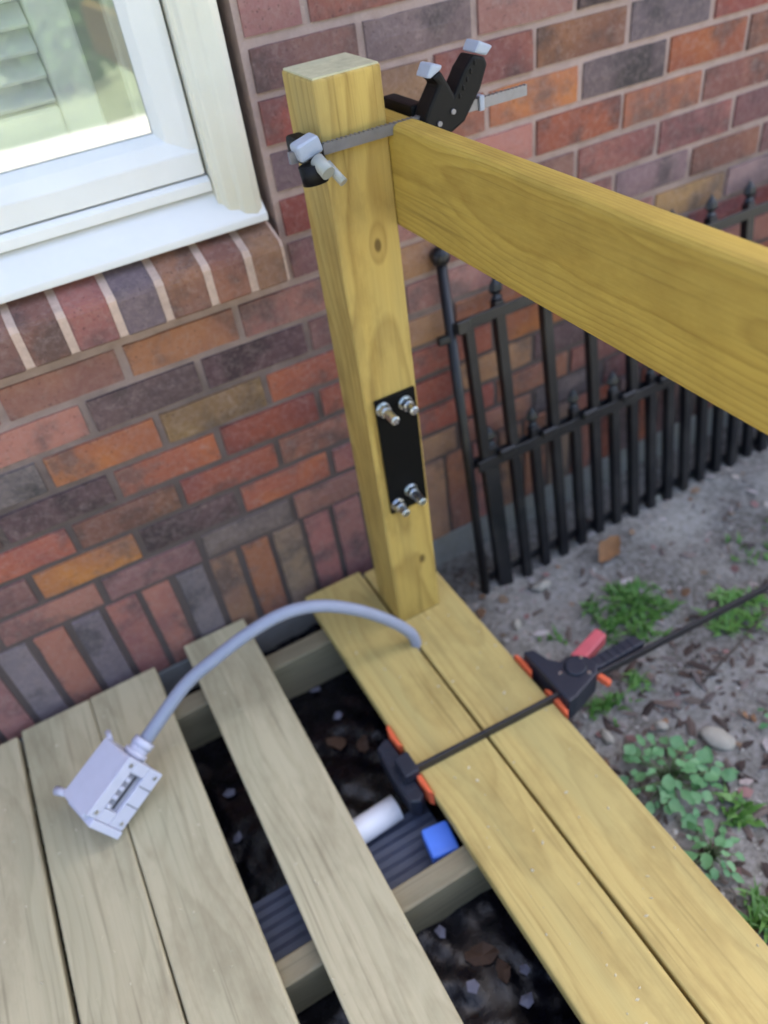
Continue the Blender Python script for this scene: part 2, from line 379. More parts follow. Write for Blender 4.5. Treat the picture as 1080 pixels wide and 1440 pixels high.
# ------------------------------------------------------------------ brick wall
BP, CH, ZS, MJ = .2032, .0717, .182, .0105
WX0, WX1, WZ0, WZ1 = -.46, .485, .70, 2.2
PAL = {'red': (.25, .080, .065), 'deepred': (.21, .062, .054), 'pink': (.27, .130, .118), 'orange': (.32, .125, .065), 'ored': (.30, .098, .062),
       'salmon': (.29, .130, .092), 'dark': (.080, .058, .062), 'gray': (.150, .115, .115), 'mauve': (.16, .085, .085), 'mred': (.22, .092, .084),
       'olive': (.20, .120, .07), 'brown': (.19, .095, .07), 'tan': (.25, .145, .095), 'slate': (.100, .090, .098),
       'bluegray': (.165, .145, .150), 'rose': (.29, .125, .115), 'dun': (.23, .165, .125)}
PAL = {k: tuple(c*.9+m_*.1 for c, m_ in zip(v, (.24, .085, .068))) for k, v in PAL.items()}
ROWS = {  # (row): {left joint in brick lengths: colour}, read off the photograph
 0: {-2: 'pink', -1: 'pink', 0: 'mauve', 1: 'gray', 2: 'pink', 3: 'tan', 4: 'salmon'},
 1: {-1.5: 'mauve', -.5: 'orange', .5: 'dark', 1.5: 'ored', 2.5: 'mred', 3.5: 'red', 4.5: 'salmon'},
 2: {-1: 'red', 0: 'brown', 1: 'red', 2: 'salmon', 3: 'deepred', 4: 'tan'},
 3: {-1.5: 'dark', -.5: 'dark', .5: 'ored', 1.5: 'deepred', 2.5: 'red', 3.5: 'red', 4.5: 'orange'},
 4: {-1: 'slate', 0: 'orange', 1: 'olive', 2: 'ored', 3: 'tan', 4: 'orange', 5: 'dark'},
 5: {-1.5: 'salmon', -.5: 'pink', .5: 'dark', 1.5: 'dark', 2.5: 'mauve', 3.5: 'pink', 4.5: 'orange', 5.5: 'pink', 6.5: 'olive', 7.5: 'gray'},
 6: {-1: 'pink', 0: 'pink', 1: 'salmon', 2: 'pink', 3: 'tan', 4: 'mred', 5: 'mred', 6: 'gray', 7: 'brown'},
 7: {2.5: 'mauve', 3.5: 'pink', 4.5: 'mauve', 5.5: 'mred', 6.5: 'mred', 7.5: 'mauve'},
 8: {2.5: 'mred', 3: 'pink', 4: 'pink', 5: 'red', 6: 'orange', 7: 'mred', 8: 'brown'},
 9: {2.5: 'gray', 3.5: 'salmon', 4.5: 'orange', 5.5: 'slate', 6.5: 'ored', 7.5: 'brown'},
 10: {2: 'red', 3: 'tan', 4: 'mred', 5: 'brown', 6: 'slate', 7: 'red', 8: 'olive'},
 11: {2.5: 'mauve', 3.5: 'gray', 4.5: 'pink', 5.5: 'dark', 6.5: 'brown', 7.5: 'red'},
 12: {2: 'pink', 3: 'mred', 4: 'brown', 5: 'pink', 6: 'red'}}
SHIFT = {4: .008, 5: .006, 6: -.008, 11: -.018, 8: .0, 7: -.004}
SOLD = ['pink', 'bluegray', 'rose', 'bluegray', 'rose', 'rose', 'bluegray', 'tan', 'salmon', 'dun', 'rose', 'pink', 'rose', 'salmon', 'tan', 'salmon', 'rose', 'tan', 'salmon', 'dun', 'rose']
wall = thing('brick_wall', 'weathered red and charcoal brick house wall with a soldier course at its foot', 'wall', (0, 0, 0))

def brick_var(sx, sz, seed, depth=.085, bev=.004):
    """one fired brick: worn, uneven arrises and a slightly dished face"""
    rr = random.Random(seed); vs = []; fs = []
    nx, nz = (6, 2) if sx > sz else (2, 7)
    if abs(sx-sz) < .03: nx, nz = 3, 3
    off = Vector((seed*3.3, 0, 0))
    for j in range(nz+1):
        for i in range(nx+1):
            x = sx*(i/nx-.5); z = sz*(j/nz-.5); e = (i in (0, nx)) + (j in (0, nz))
            n_ = noise.noise(Vector((x*38, z*38, 0))+off); y = -depth/2 + .0012*n_
            if e:
                ch_ = max(0, noise.noise(Vector((x*60, z*60, 5))+off))
                if i in (0, nx): x *= 1-(bev*.35+.006*ch_*rr.random())/sx*2
                if j in (0, nz): z *= 1-(bev*.35+.005*ch_*rr.random())/sz*2
                y += bev*(.35+.5*ch_)
            vs.append((x, y, z))
    for j in range(nz):
        for i in range(nx):
            a = j*(nx+1)+i; fs.append((a, a+1, a+nx+2, a+nx+1))
    loop = [i for i in range(nx+1)] + [(j+1)*(nx+1)-1 for j in range(1, nz+1)] + [nz*(nx+1)+i for i in range(nx-1, -1, -1)] + [j*(nx+1) for j in range(nz-1, 0, -1)]
    ring = []
    for k in loop:
        x, y, z = vs[k]; q = Vector((max(-sx/2, min(sx/2, x*1.035)), -depth/2+.012, max(-sz/2, min(sz/2, z*1.07)))); ring.append(len(vs)); vs.append(tuple(q))
    back = []
    for k in ring: x, y, z = vs[k]; back.append(len(vs)); vs.append((x, depth/2, z))
    n = len(loop)
    for k in range(n):
        fs.append((loop[(k+1) % n], loop[k], ring[k], ring[(k+1) % n])); fs.append((ring[(k+1) % n], ring[k], back[k], back[(k+1) % n]))
    me = bpy.data.meshes.new('brick'); me.from_pydata(vs, [], fs); me.update(); return me
full = [brick_var(BP-MJ, CH-MJ, i) for i in range(10)]
sold = [brick_var(CH-MJ, .232, 100+i) for i in range(6)]
cut = {}
def brick_mesh(L, i):
    if abs(L-BP) < .004: return full[i % 10]
    k = round(L, 3)
    if k not in cut: cut[k] = brick_var(L-MJ, CH-MJ, int(k*1000))
    return cut[k]
names = list(PAL); wts = [7, 5, 7, 3, 4, 6, 3, 3, 5, 7, 1, 5, 3, 1, 2, 5, 2]
def jit(c):
    k = R.uniform(.86, 1.14); return (c[0]*k, c[1]*k*R.uniform(.94, 1.06), c[2]*k*R.uniform(.93, 1.07), 1)
nb = 0
rest = bmesh.new()
def put_brick(x0, x1, zc, col, me=None, indiv=True):
    global nb
    if indiv:
        o = link('brick', me or brick_mesh(x1-x0, R.randrange(10)), M['brick'], wall, ((x0+x1)/2, .0425+R.uniform(-.0015, .0018), zc+R.uniform(-.001, .001)))
        o.rotation_euler = (R.uniform(-.008, .008), R.uniform(-.006, .006), R.uniform(-.008, .008)); o.color = jit(PAL[col]); o.scale = (R.uniform(.984, 1.012), 1, R.uniform(.95, 1.045)) if x1-x0 > CH+.01 else (R.uniform(.95, 1.045), 1, 1); nb += 1
    else:
        add(rest, boxm((x1-x0-MJ, .08, CH-MJ), 0, 1, Matrix.Translation(((x0+x1)/2, .041+R.uniform(-.001, .002), zc))))
for i in range(-30, 60):            # soldier course
    x0 = -.0155 + CH*i; x1 = x0+CH
    k = i+4; col = SOLD[k] if 0 <= k < len(SOLD) else R.choices(names, wts)[0]
    if -.55 < x0 < 1.55:
        put_brick(x0, x1, ZS-.1195, col, sold[i % 6])
    else: add(rest, boxm((CH-MJ, .08, .232), 0, 1, Matrix.Translation(((x0+x1)/2, .041, ZS-.1195))))
for k in range(-1, 42):
    z = ZS + (k+.5)*CH; off = SHIFT.get(k, 0); ph = 0 if k % 2 == 0 else .5
    if k < 0: continue
    for j in range(-22, 34):
        n = j+ph; x0 = n*BP+off; x1 = x0+BP
        spans = [(x0, x1)]
        if WZ0-.03 < z < WZ1:
            spans = []
            if x0 < WX0-.004: spans.append((x0, min(x1, WX0-.004)))
            if x1 > WX1+.022: spans.append((max(x0, WX1+.022), x1))
        for a, b in spans:
            if b-a < .03: continue
            vis = (k <= 12 and -.42 < b and a < 2.15) and nb < 285
            col = ROWS.get(k, {}).get(n) or R.choices(names, wts)[0]
            put_brick(a, b, z, col, None, vis)
restm = mesh(rest, 'brickwork'); o = link('brickwork', restm, M['brick'], wall); o.color = (.27, .10, .08, 1); o['kind'] = 'stuff'
# mortar body (recessed) with the window opening left out
bm = bmesh.new()
for lo, hi in (((-4.4, .006, -.058), (6.6, .10, WZ0)), ((-4.4, .006, WZ0), (WX0, .10, WZ1)), ((WX1+.018, .006, WZ0), (6.6, .10, WZ1)), ((-4.4, .006, WZ1), (6.6, .10, 3.3))):
    lo, hi = Vector(lo), Vector(hi); add(bm, boxm(hi-lo, 0, 1, Matrix.Translation((lo+hi)/2)))
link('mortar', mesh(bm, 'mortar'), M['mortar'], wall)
# rowlock sill course under the window: sloping bricks on edge, standing proud
prof = [(-.042, .709), (-.042, .768), (-.036, .778), (.05, .811), (.05, .709)]
pm = [(-.0395, .711), (-.0395, .768), (-.034, .776), (.052, .809), (.052, .700), (.0, .700)]
RJ = [-.446, -.372, -.299, -.226, -.152, -.080, -.008, .064, .132, .208, .283, .359, .428, .492]
RC = ['mred', 'salmon', 'brown', 'pink', 'mauve', 'pink', 'mauve', 'brown', 'mred', 'slate', 'brown', 'brown', 'tan']
for a, b, c in zip(RJ, RJ[1:], RC):
    bm = prism_bm(prof, 0, a+.006, b-.006, .003, 1)
    ce = Vector(((a+b)/2, 0, .75)); bmesh.ops.translate(bm, vec=-ce, verts=bm.verts)
    o = link('sill_brick', mesh(bm, 'sill_brick'), M['brick'], wall, ce); o.color = jit(PAL[c])
    o.rotation_euler = (0, R.uniform(-.012, .012), R.uniform(-.01, .01))
prism('sill_mortar', pm, 0, RJ[0]+.002, RJ[-1]-.002, M['sill_mortar'], wall)
fd = box('foundation', (-4.4, .004, -.6), (6.6, .3, -.059), M['concrete'], None, .004); tag(fd, kind='structure')
# shell of the house behind the brick face (shades the deck) and the room behind the window
hs = bmesh.new()
for lo, hi in (((-4.4, .101, -.055), (WX0-.05, .25, 3.3)), ((WX1+.06, .101, -.055), (6.6, .25, 3.3)), ((WX0-.05, .101, WZ1), (WX1+.06, .25, 3.3)), ((WX0-.05, .101, -.055), (WX1+.06, .25, WZ0-.02)),
               ((-4.4, 3.0, -.03), (6.6, 3.2, 3.3)), ((-4.4, .251, -.03), (-4.2, 3.0, 3.3)), ((6.4, .251, -.03), (6.6, 3.0, 3.3)), ((-4.2, .251, .2), (6.4, 3.0, .25)), ((-4.2, .251, 2.9), (6.4, 3.0, 3.0))):
    lo, hi = Vector(lo), Vector(hi); add(hs, boxm(hi-lo, 0, 1, Matrix.Translation((lo+hi)/2)))
ho = link('house_interior', mesh(hs, 'shell'), M['room']); tag(ho, kind='structure')
rf = thing('house_roof', 'dark shingle roof edge over the brick wall', 'roof', (0, 0, 3.3))
prism('shingle_slope', [(-.35, 3.31), (-.35, 3.36), (3.4, 4.6), (3.4, 4.5)], 0, -4.7, 6.9, M['roof'], rf)
prism('shingle_slope', [(3.41, 4.5), (3.41, 4.6), (7.4, 3.36), (7.4, 3.31)], 0, -4.7, 6.9, M['roof'], rf)

# ------------------------------------------------------------------ window
win = thing('window', 'white framed house window above the brick sill, reflecting greenery', 'window', (.02, .02, .81))
# sloped sill board
prism('sill', [(-.012, .803), (-.012, .815), (.03, .858), (.10, .866), (.10, .81), (.0, .803)], 0, WX0+.002, .4855, M['sill_white'], win, .003, 2)
def mirror_cas(x): return x
for s in (0, 1):
    if s == 0: cx = [(.482, .424)]
    # brick-mould casing profile (x, y) swept up
    pr = [(.482, .03), (.482, -.004), (.470, -.010), (.452, -.006), (.446, .0), (.430, .003), (.424, .012), (.418, .013), (.418, .06)]
    if s: pr = [(2*.012-x, y) for x, y in pr]
    prism('casing', pr, 2, .812, WZ1-.002, M['cream'], win, .0015, 1)
# sub-sill step (lower frame member)
prism('frame_rail', [(.018, .8605), (.018, .876), (.026, .882), (.07, .884), (.07, .868), (.03, .8605)], 0, -.385, .4165, M['white'], win, .002, 2)
sash = thing('sash', None, None, (.0, .04, .9)); del_keys = None
sash.parent = win; sash.location = Vector((0, .04, .9))-Vector(win.location); sash['_w'] = (0, .04, .9)
SX0, SX1, GX0, GX1 = -.378, .414, -.322, .3585
# stiles with a chamfered glazing bead, bottom rail
prism('stile', [(SX1, .028), (SX1, .07), (GX1+.004, .07), (GX1, .052), (GX1+.012, .036), (SX1-.012, .028)], 2, .8845, WZ1-.03, M['white'], sash, .0015, 1)
prism('stile', [(SX0, .028), (SX0, .07), (GX0-.004, .07), (GX0, .052), (GX0-.012, .036), (SX0+.012, .028)], 2, .8845, WZ1-.03, M['white'], sash, .0015, 1)
prism('rail', [(.026, .8848), (.026, .918), (.036, .938), (.052, .951), (.07, .947), (.07, .8848)], 0, SX0+.0015, SX1-.0015, M['white'], sash, .0015, 1)
box('pane', (GX0-.002, .056, .945), (GX1+.002, .059, WZ1-.03), M['glass'], sash)
box('window_head', (SX0-.03, .02, WZ1-.03), (.43, .09, WZ1-.003), M['white'], win, .003)
ist = box('interior_sill', (-.44, .085, .865), (.45, .25, .905), M['white'], win, .006)
# louvred shutter standing inside the glass
sh = thing('interior_shutter', 'pale louvred shutter standing inside the window behind the glass', 'shutter', (-.05, .15, .96))
for x0, x1 in ((.255, .312), (-.44, -.39)): box('shutter_stile', (x0, .13, .94), (x1, .158, 2.15), M['shutter'], sh, .004)
box('shutter_rail', (-.388, .132, .94), (.253, .156, 1.0), M['shutter'], sh, .004)
lv = mesh(boxm((.64, .040, .007), .003, 2), 'louver')
for i in range(30):
    o = link('louver', lv, M['shutter'], sh, (-.068, .144, 1.02+i*.0315)); o.rotation_euler = (rad(38), 0, 0)
tb = box('sash_cord_strip', (.352, .085, .95), (.372, .12, 2.15), M['brown_trim'] if 'brown_trim' in M else M['cream'], win, .003)

# ================================================================== DECK
fr = thing('timber_joists', 'low timber joists and rim of the deck running along the brick wall under the boards', 'deck framing', (-.6, -.8, GZ))
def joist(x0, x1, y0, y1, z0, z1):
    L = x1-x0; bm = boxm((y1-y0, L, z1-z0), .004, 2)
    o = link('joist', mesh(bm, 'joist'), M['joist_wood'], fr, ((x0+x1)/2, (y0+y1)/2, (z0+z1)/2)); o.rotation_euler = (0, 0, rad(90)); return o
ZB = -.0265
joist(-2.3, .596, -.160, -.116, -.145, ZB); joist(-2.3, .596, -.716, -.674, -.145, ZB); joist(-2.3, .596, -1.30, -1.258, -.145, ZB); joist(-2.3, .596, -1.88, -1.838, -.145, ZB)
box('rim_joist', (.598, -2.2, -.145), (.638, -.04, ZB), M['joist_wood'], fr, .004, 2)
def board(name, label, x0, x1, y1, mat, th=.0255, rz=0, cup=0.0, y0=-2.25, grp='deck boards'):
    L = y1-y0; bm = bmesh.new(); bmesh.ops.create_cube(bm, size=1); bmesh.ops.scale(bm, vec=(x1-x0, L, th), verts=bm.verts)
    bevel_all(bm, .0045, 3)
    # a few cuts along the length so the board can bow a little
    bmesh.ops.bisect_plane(bm, geom=bm.verts[:]+bm.edges[:]+bm.faces[:], plane_co=(0, L*.5-.5, 0), plane_no=(0, 1, 0))
    me = mesh(bm, name)
    for p in me.polygons: p.use_smooth = False
    o = link(name, me, mat, None, ((x0+x1)/2, (y0+y1)/2, -th/2)); o.rotation_euler = (0, R.uniform(-.006, .006), rz)
    return tag(o, label, 'board', grp)
board('deck_board', 'pale deck board at the left picture edge, left of the one under the box', -.4045, -.2640, -.038, M['grey_wood'])
board('deck_board', 'pale deck board under the lower left part of the grey electrical box', -.2555, -.1180, -.030, M['grey_wood'])
board('deck_board', 'pale deck board crossed by the grey hose and ending beside the wide dark opening', -.1125, .0270, -.028, M['grey_wood'], rz=.004)
board('deck_board', 'loose pale deck board standing alone between the two dark openings', .0873, .2260, -.010, M['grey_wood'], rz=-.004)
board('deck_board', 'yellow new deck board left of the seam under the post', .3690, .5062, -.034, M['new_wood'])
board('deck_board', 'yellow new deck board carrying the wooden post along the outer deck edge', .5118, .6510, -.045, M['new_wood'])

for i, lab in enumerate(('first', 'second', 'third', 'fourth', 'fifth', 'sixth')):
    x = -.4105-.1455*i; board('deck_board', lab+' pale deck board left of the leftmost one in the picture, toward the window', x-.1395, x, -.035, M['grey_wood'])

# ------------------------------------------------------------------ post with plate
PX, PY, PW, ZT = .5085, -.2234, .0974, 1.026
pc = Vector((PX+PW/2, PY+PW/2, 0))
post = thing('wooden_post', 'square yellow treated timber post standing on the deck with a black bolted plate', 'post', (pc.x, pc.y, 0))
bm = boxm((PW, PW, ZT-.001), .0045, 3, Matrix.Translation((0, 0, ZT/2)))
link('timber', mesh(bm, 'timber'), M['post_wood'], post, (pc.x, pc.y, .0005))
box('end_grain', (PX+.002, PY+.002, ZT-.003), (PX+PW-.002, PY+PW-.002, ZT+.002), M['end_grain'], post, .0018, 2)
pl = box('plate', (PX+.016, PY-.006, .306), (PX+PW-.006, PY-.0005, .552), M['plate'], post, .0015, 2)
def bolt(x, z, L):
    bm = bmesh.new(); y = PY-.006
    def cyl(r, y0, y1, seg, r2=None):
        b = bmesh.new(); bmesh.ops.create_cone(b, cap_ends=True, segments=seg, radius1=r, radius2=r2 or r, depth=abs(y1-y0))
        bmesh.ops.transform(b, matrix=Matrix.Translation((x, (y0+y1)/2, z)) @ Matrix.Rotation(rad(90), 4, 'X') @ Matrix.Rotation(R.uniform(0, 1), 4, 'Z'), verts=b.verts); return b
    add(bm, cyl(.0130, y, y-.002, 20)); add(bm, cyl(.0112, y-.002, y-.014, 6)); add(bm, cyl(.0078, y-.014, y-L, 14)); add(bm, cyl(.0078, y-L, y-L-.0015, 14, .0055))
    o = link('bolt', mesh(bm, 'bolt'), M['zinc'], pl)
for x, z, L in ((.5365, .535, .044), (.5785, .530, .032), (.5680, .345, .044), (.5385, .325, .032)): bolt(x, z, L)

# ------------------------------------------------------------------ rail board clamped to the outside of the post
RZ0, RZ1, RX = .815, .956, PX+PW+.0005
L = 1.55; y1 = PY+PW-.012
bm = boxm((.038, L, RZ1-RZ0), .011, 5)
o = link('rail_board', mesh(bm, 'rail'), M['rail_wood'], None, (RX+.019, y1-L/2, (RZ0+RZ1)/2)); tag(o, 'long yellow rail board on edge clamped to the outer face of the post', 'rail')

# ------------------------------------------------------------------ clamp on the post
c1 = thing('bar_clamp', 'black handled steel bar clamp squeezing the rail board onto the post top', 'clamp', (.55, -.235, .95))
def notched(x0, x1, z0, z1, pitch=.0065, dz=.0013):
    p = [(x0, z0), (x0, z1)]; x = x0+pitch
    while x < x1-pitch: p += [(x, z1), (x+pitch*.45, z1-dz), (x+pitch*.55, z1)]; x += pitch
    p += [(x1, z1), (x1, z0)]; return p
bm = prism_bm(notched(.458, .822, .943, .957), 1, -.236, -.2295)
link('bar', mesh(bm, 'bar'), M['steel'], c1)
body = [(.647, .952), (.655, .967), (.672, .990), (.662, 1.000), (.676, 1.006), (.689, .984), (.694, .974), (.712, 1.000), (.726, 1.014), (.744, 1.008), (.747, .999), (.735, .972), (.708, .938), (.676, .924), (.650, .936)]
prism('handle_body', body, 1, -.252, -.219, M['black_plastic'], c1, .004, 2)
for k in range(5): box('grip_rib', (.7005+k*.0062, -.2535, .968+k*.0085), (.7035+k*.0062, -.2515, .974+k*.0085), M['black_plastic'], c1, .0006)
for qx, qz in ((.668, .945), (.690, .955)): link('screw', mesh(tube_bm([(qx, -.2515, qz), (qx, -.2545, qz)], .0034, 12), 'screw'), M['steel'], c1)
prism('clamp_jaw', [(.6462, .930), (.6462, .966), (.668, .966), (.668, .930)], 1, -.218, -.135, M['black_plastic'], c1, .004, 2)
prism('trigger_tip', [(.655, 1.001), (.664, 1.016), (.680, 1.011), (.677, 1.0065), (.6615, .9995)], 1, -.250, -.221, M['tip'], c1, .003, 2)
prism('grip_tip', [(.728, 1.0155), (.736, 1.028), (.757, 1.018), (.7465, 1.0085)], 1, -.251, -.220, M['tip'], c1, .003, 2)
box('rear_stop', (.741, -.2395, .941), (.749, -.2265, .960), M['tip'], c1, .001)
link('jaw_head', mesh(boxm((.034, .026, .022), .006, 3, Matrix.Translation((.482, -.236, .958)) @ Matrix.Rotation(rad(-14), 4, 'Y')), 'jaw_head'), M['tip'], c1)
link('fixed_jaw', mesh(boxm((.024, .075, .030), .006, 3, Matrix.Translation((.4945, -.200, .944))), 'jaw'), M['black_plastic'], c1)
link('jaw_pad', mesh(tube_bm([(.480, -.247, .941), (.4815, -.250, .918)], .017, 16), 'pad'), M['black_plastic'], c1)
link('jaw_knob', mesh(tube_bm([(.486, -.254, .946), (.490, -.275, .933)], .0095, 14), 'knob'), M['clear'], c1)
link('jaw_screw', mesh(tube_bm([(.501, -.248, .936), (.510, -.272, .916)], .006, 10), 'screw'), M['clear'], c1)

# ------------------------------------------------------------------ clamp across the two yellow boards
c2 = thing('bar_clamp', 'black and orange bar clamp lying across the two yellow deck boards', 'clamp', (.51, -.53, .002))
A_, B_ = Vector((.345, -.534, .0125)), Vector((1.24, -.572, .004))
d = B_-A_; ang = math.atan2(d.y, d.x)
bm = boxm((d.length, .0065, .020), .001, 1, Matrix.Translation((A_+B_)/2) @ Matrix.Rotation(ang, 4, 'Z') @ Matrix.Rotation(-math.asin(d.z/d.length), 4, 'Y'))
link('bar', mesh(bm, 'bar'), M['dark_bar'], c2)
plate2 = [(.663, -.440), (.683, -.446), (.692, -.480), (.706, -.497), (.724, -.495), (.742, -.502), (.757, -.518), (.761, -.541), (.748, -.556), (.684, -.576), (.664, -.578)]
prism('clamp_head', plate2, 2, -.035, .026, M['navy_plastic'], c2, .004, 2)
prism('sleeve', [(.752, -.520), (.862, -.523), (.869, -.549), (.757, -.548)], 2, -.012, .024, M['navy_plastic'], c2, .004, 2)
prism('lever', [(.742, -.484), (.826, -.460), (.832, -.486), (.752, -.512)], 2, -.022, .008, M['pink'], c2, .005, 2)
link('release_button', mesh(boxm((.012, .038, .016), .005, 3, Matrix.Translation((.756, -.560, .006)) @ Matrix.Rotation(.25, 4, 'Z')), 'button'), M['orange'], c2)
for k in range(6): box('grip_rib', (.330, -.556+k*.018, -.0042), (.353, -.551+k*.018, -.0022), M['navy_plastic'], c2, .0008)
for k in range(5): box('sleeve_rib', (.778+k*.016, -.5475, .0238), (.783+k*.016, -.5225, .0256), M['navy_plastic'], c2, .0006)
link('housing_dome', mesh(tube_bm([(.722, -.524, .0255), (.722, -.524, .031)], lambda t: .022-.004*t, 24), 'dome'), M['navy_plastic'], c2)
for qx, qy in ((.690, -.520), (.735, -.548), (.744, -.512)): link('screw', mesh(tube_bm([(qx, qy, .0258), (qx, qy, .0285)], .0036, 12), 'screw'), M['zinc'], c2)
def pad(x0, x1, y0, y1):
    ym = (y0+y1)/2; s = 1 if x0 > .5 else -1
    xa, xb = (x0, x1) if s > 0 else (x1, x0)
    pl_ = [(xa, y0), (xa, y1), (xa+(xb-xa)*.7, y1+(y0-y1)*.12), (xb, ym), (xa+(xb-xa)*.7, y0+(y1-y0)*.12)]
    prism('pad', pl_, 2, -.034, .008, M['orange'], c2, .002, 2)
pad(.6525, .662, -.482, -.424); pad(.6525, .663, -.590, -.520)
pad(.358, .3672, -.480, -.424); pad(.358, .3672, -.588, -.518)
prism('fixed_jaw', [(.350, -.440), (.357, -.446), (.357, -.572), (.343, -.582), (.328, -.574), (.323, -.515), (.328, -.450)], 2, -.055, -.004, M['navy_plastic'], c2, .006, 3)
prism('jaw_bridge', [(.338, -.500), (.3672, -.500), (.3672, -.545), (.338, -.545)], 2, -.0035, .0235, M['navy_plastic'], c2, .004, 2)

# ------------------------------------------------------------------ conduit with box
BC = Vector((-.110, -.303, .066)); BA, BR_, BPT, BL, BW_, BH = -2.745, .203, -.314, .115, .093, .081
u = Vector((math.cos(BA)*math.cos(BPT), math.sin(BA)*math.cos(BPT), math.sin(BPT)))
v_ = Vector((-math.sin(BA), math.cos(BA), 0)); w_ = u.cross(v_)
v2 = v_*math.cos(BR_)+w_*math.sin(BR_); w2 = u.cross(v2)
BM4 = Matrix((u, v2, w2)).transposed().to_4x4(); BM4.translation = BC
con = thing('electrical_conduit', 'grey flexible conduit arching from the post foot to a light grey electrical box', 'conduit', (.2, -.26, 0))
def bpart(name, lo, hi, mat, parent, bev=.002, seg=2):
    lo, hi = Vector(lo), Vector(hi)
    return link(name, mesh(boxm(hi-lo, bev, seg, BM4 @ Matrix.Translation((lo+hi)/2)), name), mat, parent)
hb, wb, lb = BH/2, BW_/2, BL/2
bx = bpart('junction_box', (-lb, -wb, -hb), (lb, wb-.012, hb), M['pvc'], con, .004, 3)
# cover frame on the +v side with an open slot
bpart('cover', (-lb-.003, wb-.0115, hb-.020), (lb-.008, wb-.002, hb+.002), M['pvc'], bx)
bpart('cover', (-lb-.003, wb-.0115, -hb-.002), (lb-.008, wb-.002, -hb+.030), M['pvc'], bx)
bpart('cover', (-lb-.003, wb-.0115, -hb+.0305), (-lb+.018, wb-.002, hb-.0205), M['pvc'], bx)
bpart('cover', (lb-.030, wb-.0115, -hb+.0305), (lb-.008, wb-.002, hb-.0205), M['pvc'], bx)
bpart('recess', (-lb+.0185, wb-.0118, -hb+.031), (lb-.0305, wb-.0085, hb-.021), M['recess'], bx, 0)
bpart('slot', (-lb+.021, wb-.0083, -hb+.0385), (lb-.033, wb-.0075, -hb+.0435), M['slot'], bx, 0)
for i in range(4): bpart('rib', (-lb+.027+i*.0165, wb-.0083, hb-.030), (-lb+.034+i*.0165, wb-.001, hb-.0205), M['pvc'], bx, .001, 1)
for i in range(2): bpart('groove', (-lb+.030+i*.034, wb-.0018, -hb-.0005), (-lb+.0312+i*.034, wb-.0012, -hb+.028), M['slot'], bx, 0)
for qx, qz in ((-lb+.008, -hb+.010), (lb-.019, -hb+.010), (-lb+.008, hb-.010), (lb-.019, hb-.010)):
    link('screw', mesh(tube_bm([BM4 @ Vector((qx, wb-.0025, qz)), BM4 @ Vector((qx, wb-.0005, qz))], .0038, 12), 'screw'), M['zinc'], bx)
bpart('lip', (lb-.0075, -wb+.010, -hb-.003), (lb+.006, wb+.001, hb-.014), M['pvc'], bx, .002, 2)
def bp(x, y, z): return BM4 @ Vector((x, y, z))
link('mounting_ear', mesh(tube_bm([bp(lb-.006, -wb+.004, hb-.010), bp(lb+.004, -wb-.026, hb-.008)], lambda t: .006+.005*math.sin(t*2.6), 12), 'ear'), M['pvc'], bx)
link('mounting_ear', mesh(tube_bm([bp(-lb+.002, -wb+.004, hb-.012), bp(-lb-.006, -wb-.018, hb-.012)], .005, 12), 'ear'), M['pvc'], bx)
c0 = bp(-lb+.001, .004, .004); c1_ = bp(-lb-.034, .004, .004)
link('connector', mesh(tube_bm([c0, c1_], .0175, 24), 'connector'), M['pvc'], con)
link('lock_ring', mesh(tube_bm([bp(-lb-.003, .004, .004), bp(-lb-.011, .004, .004)], .0215, 12), 'ring'), M['pvc'], con)
link('gland_nut', mesh(tube_bm([bp(-lb-.020, .004, .004), bp(-lb-.034, .004, .004)], .0195, 8), 'nut'), M['pvc'], con)
HP = [bp(-lb-.020, .004, .004), bp(-lb-.045, .004, .004), (.068, -.246, .152), (.130, -.245, .178), (.208, -.246, .204), (.280, -.250, .214), (.344, -.256, .196), (.406, -.264, .152), (.458, -.272, .098), (.496, -.279, .045), (.509, -.285, .008), (.5095, -.287, -.06)]
hp = catmull(HP, 8)
tube('hose', hp, lambda t: .0125-.001*t, M['hose'], con, 14)

# ------------------------------------------------------------------ odds and ends between the joists
fabric = link('ground_fabric', grid_mesh(-2.3, .64, -2.3, -.004, 240, 190, lambda x, y: -.143 + .014*noise.noise(Vector((x*5, y*5, 2))) + .016*abs(noise.noise(Vector((x*15+y*9, y*9, 5)))) + .007*noise.noise(Vector((x*38, y*38, 8))), 'fabric'), M['fabric'])
tag(fabric, 'crumpled black ground fabric lying under the deck between the joists', 'fabric')
ch = thing('plastic_channel', 'slate grey ribbed plastic channel lying along the middle joist', 'channel', (0, -.6, -.12))
prof = []
for i in range(14):
    y = -.665+.120*i/13; prof.append((y, -.092+(.0022 if i % 2 else 0)))
prism('channel_top', [(-.545, -.118), (-.665, -.118)] + prof, 0, -.6, .365, M['slate'], ch)
pp = link('white_pipe', mesh(tube_bm([(.105, -.552, -.060), (.312, -.540, -.060)], .0235, 24), 'pipe'), M['white_pipe']); tag(pp, 'short white plastic pipe lying on the grey channel between the boards', 'pipe')
for p_ in pp.data.polygons: p_.use_smooth = len(p_.vertices) == 4
bb = link('blue_cap', mesh(boxm((.050, .056, .038), .007, 3), 'cap'), M['blue'], None, (.345, -.636, -.064)); bb.rotation_euler = (0, 0, rad(-8)); tag(bb, 'bright blue plastic cap resting on the grey channel against the yellow board', 'cap')

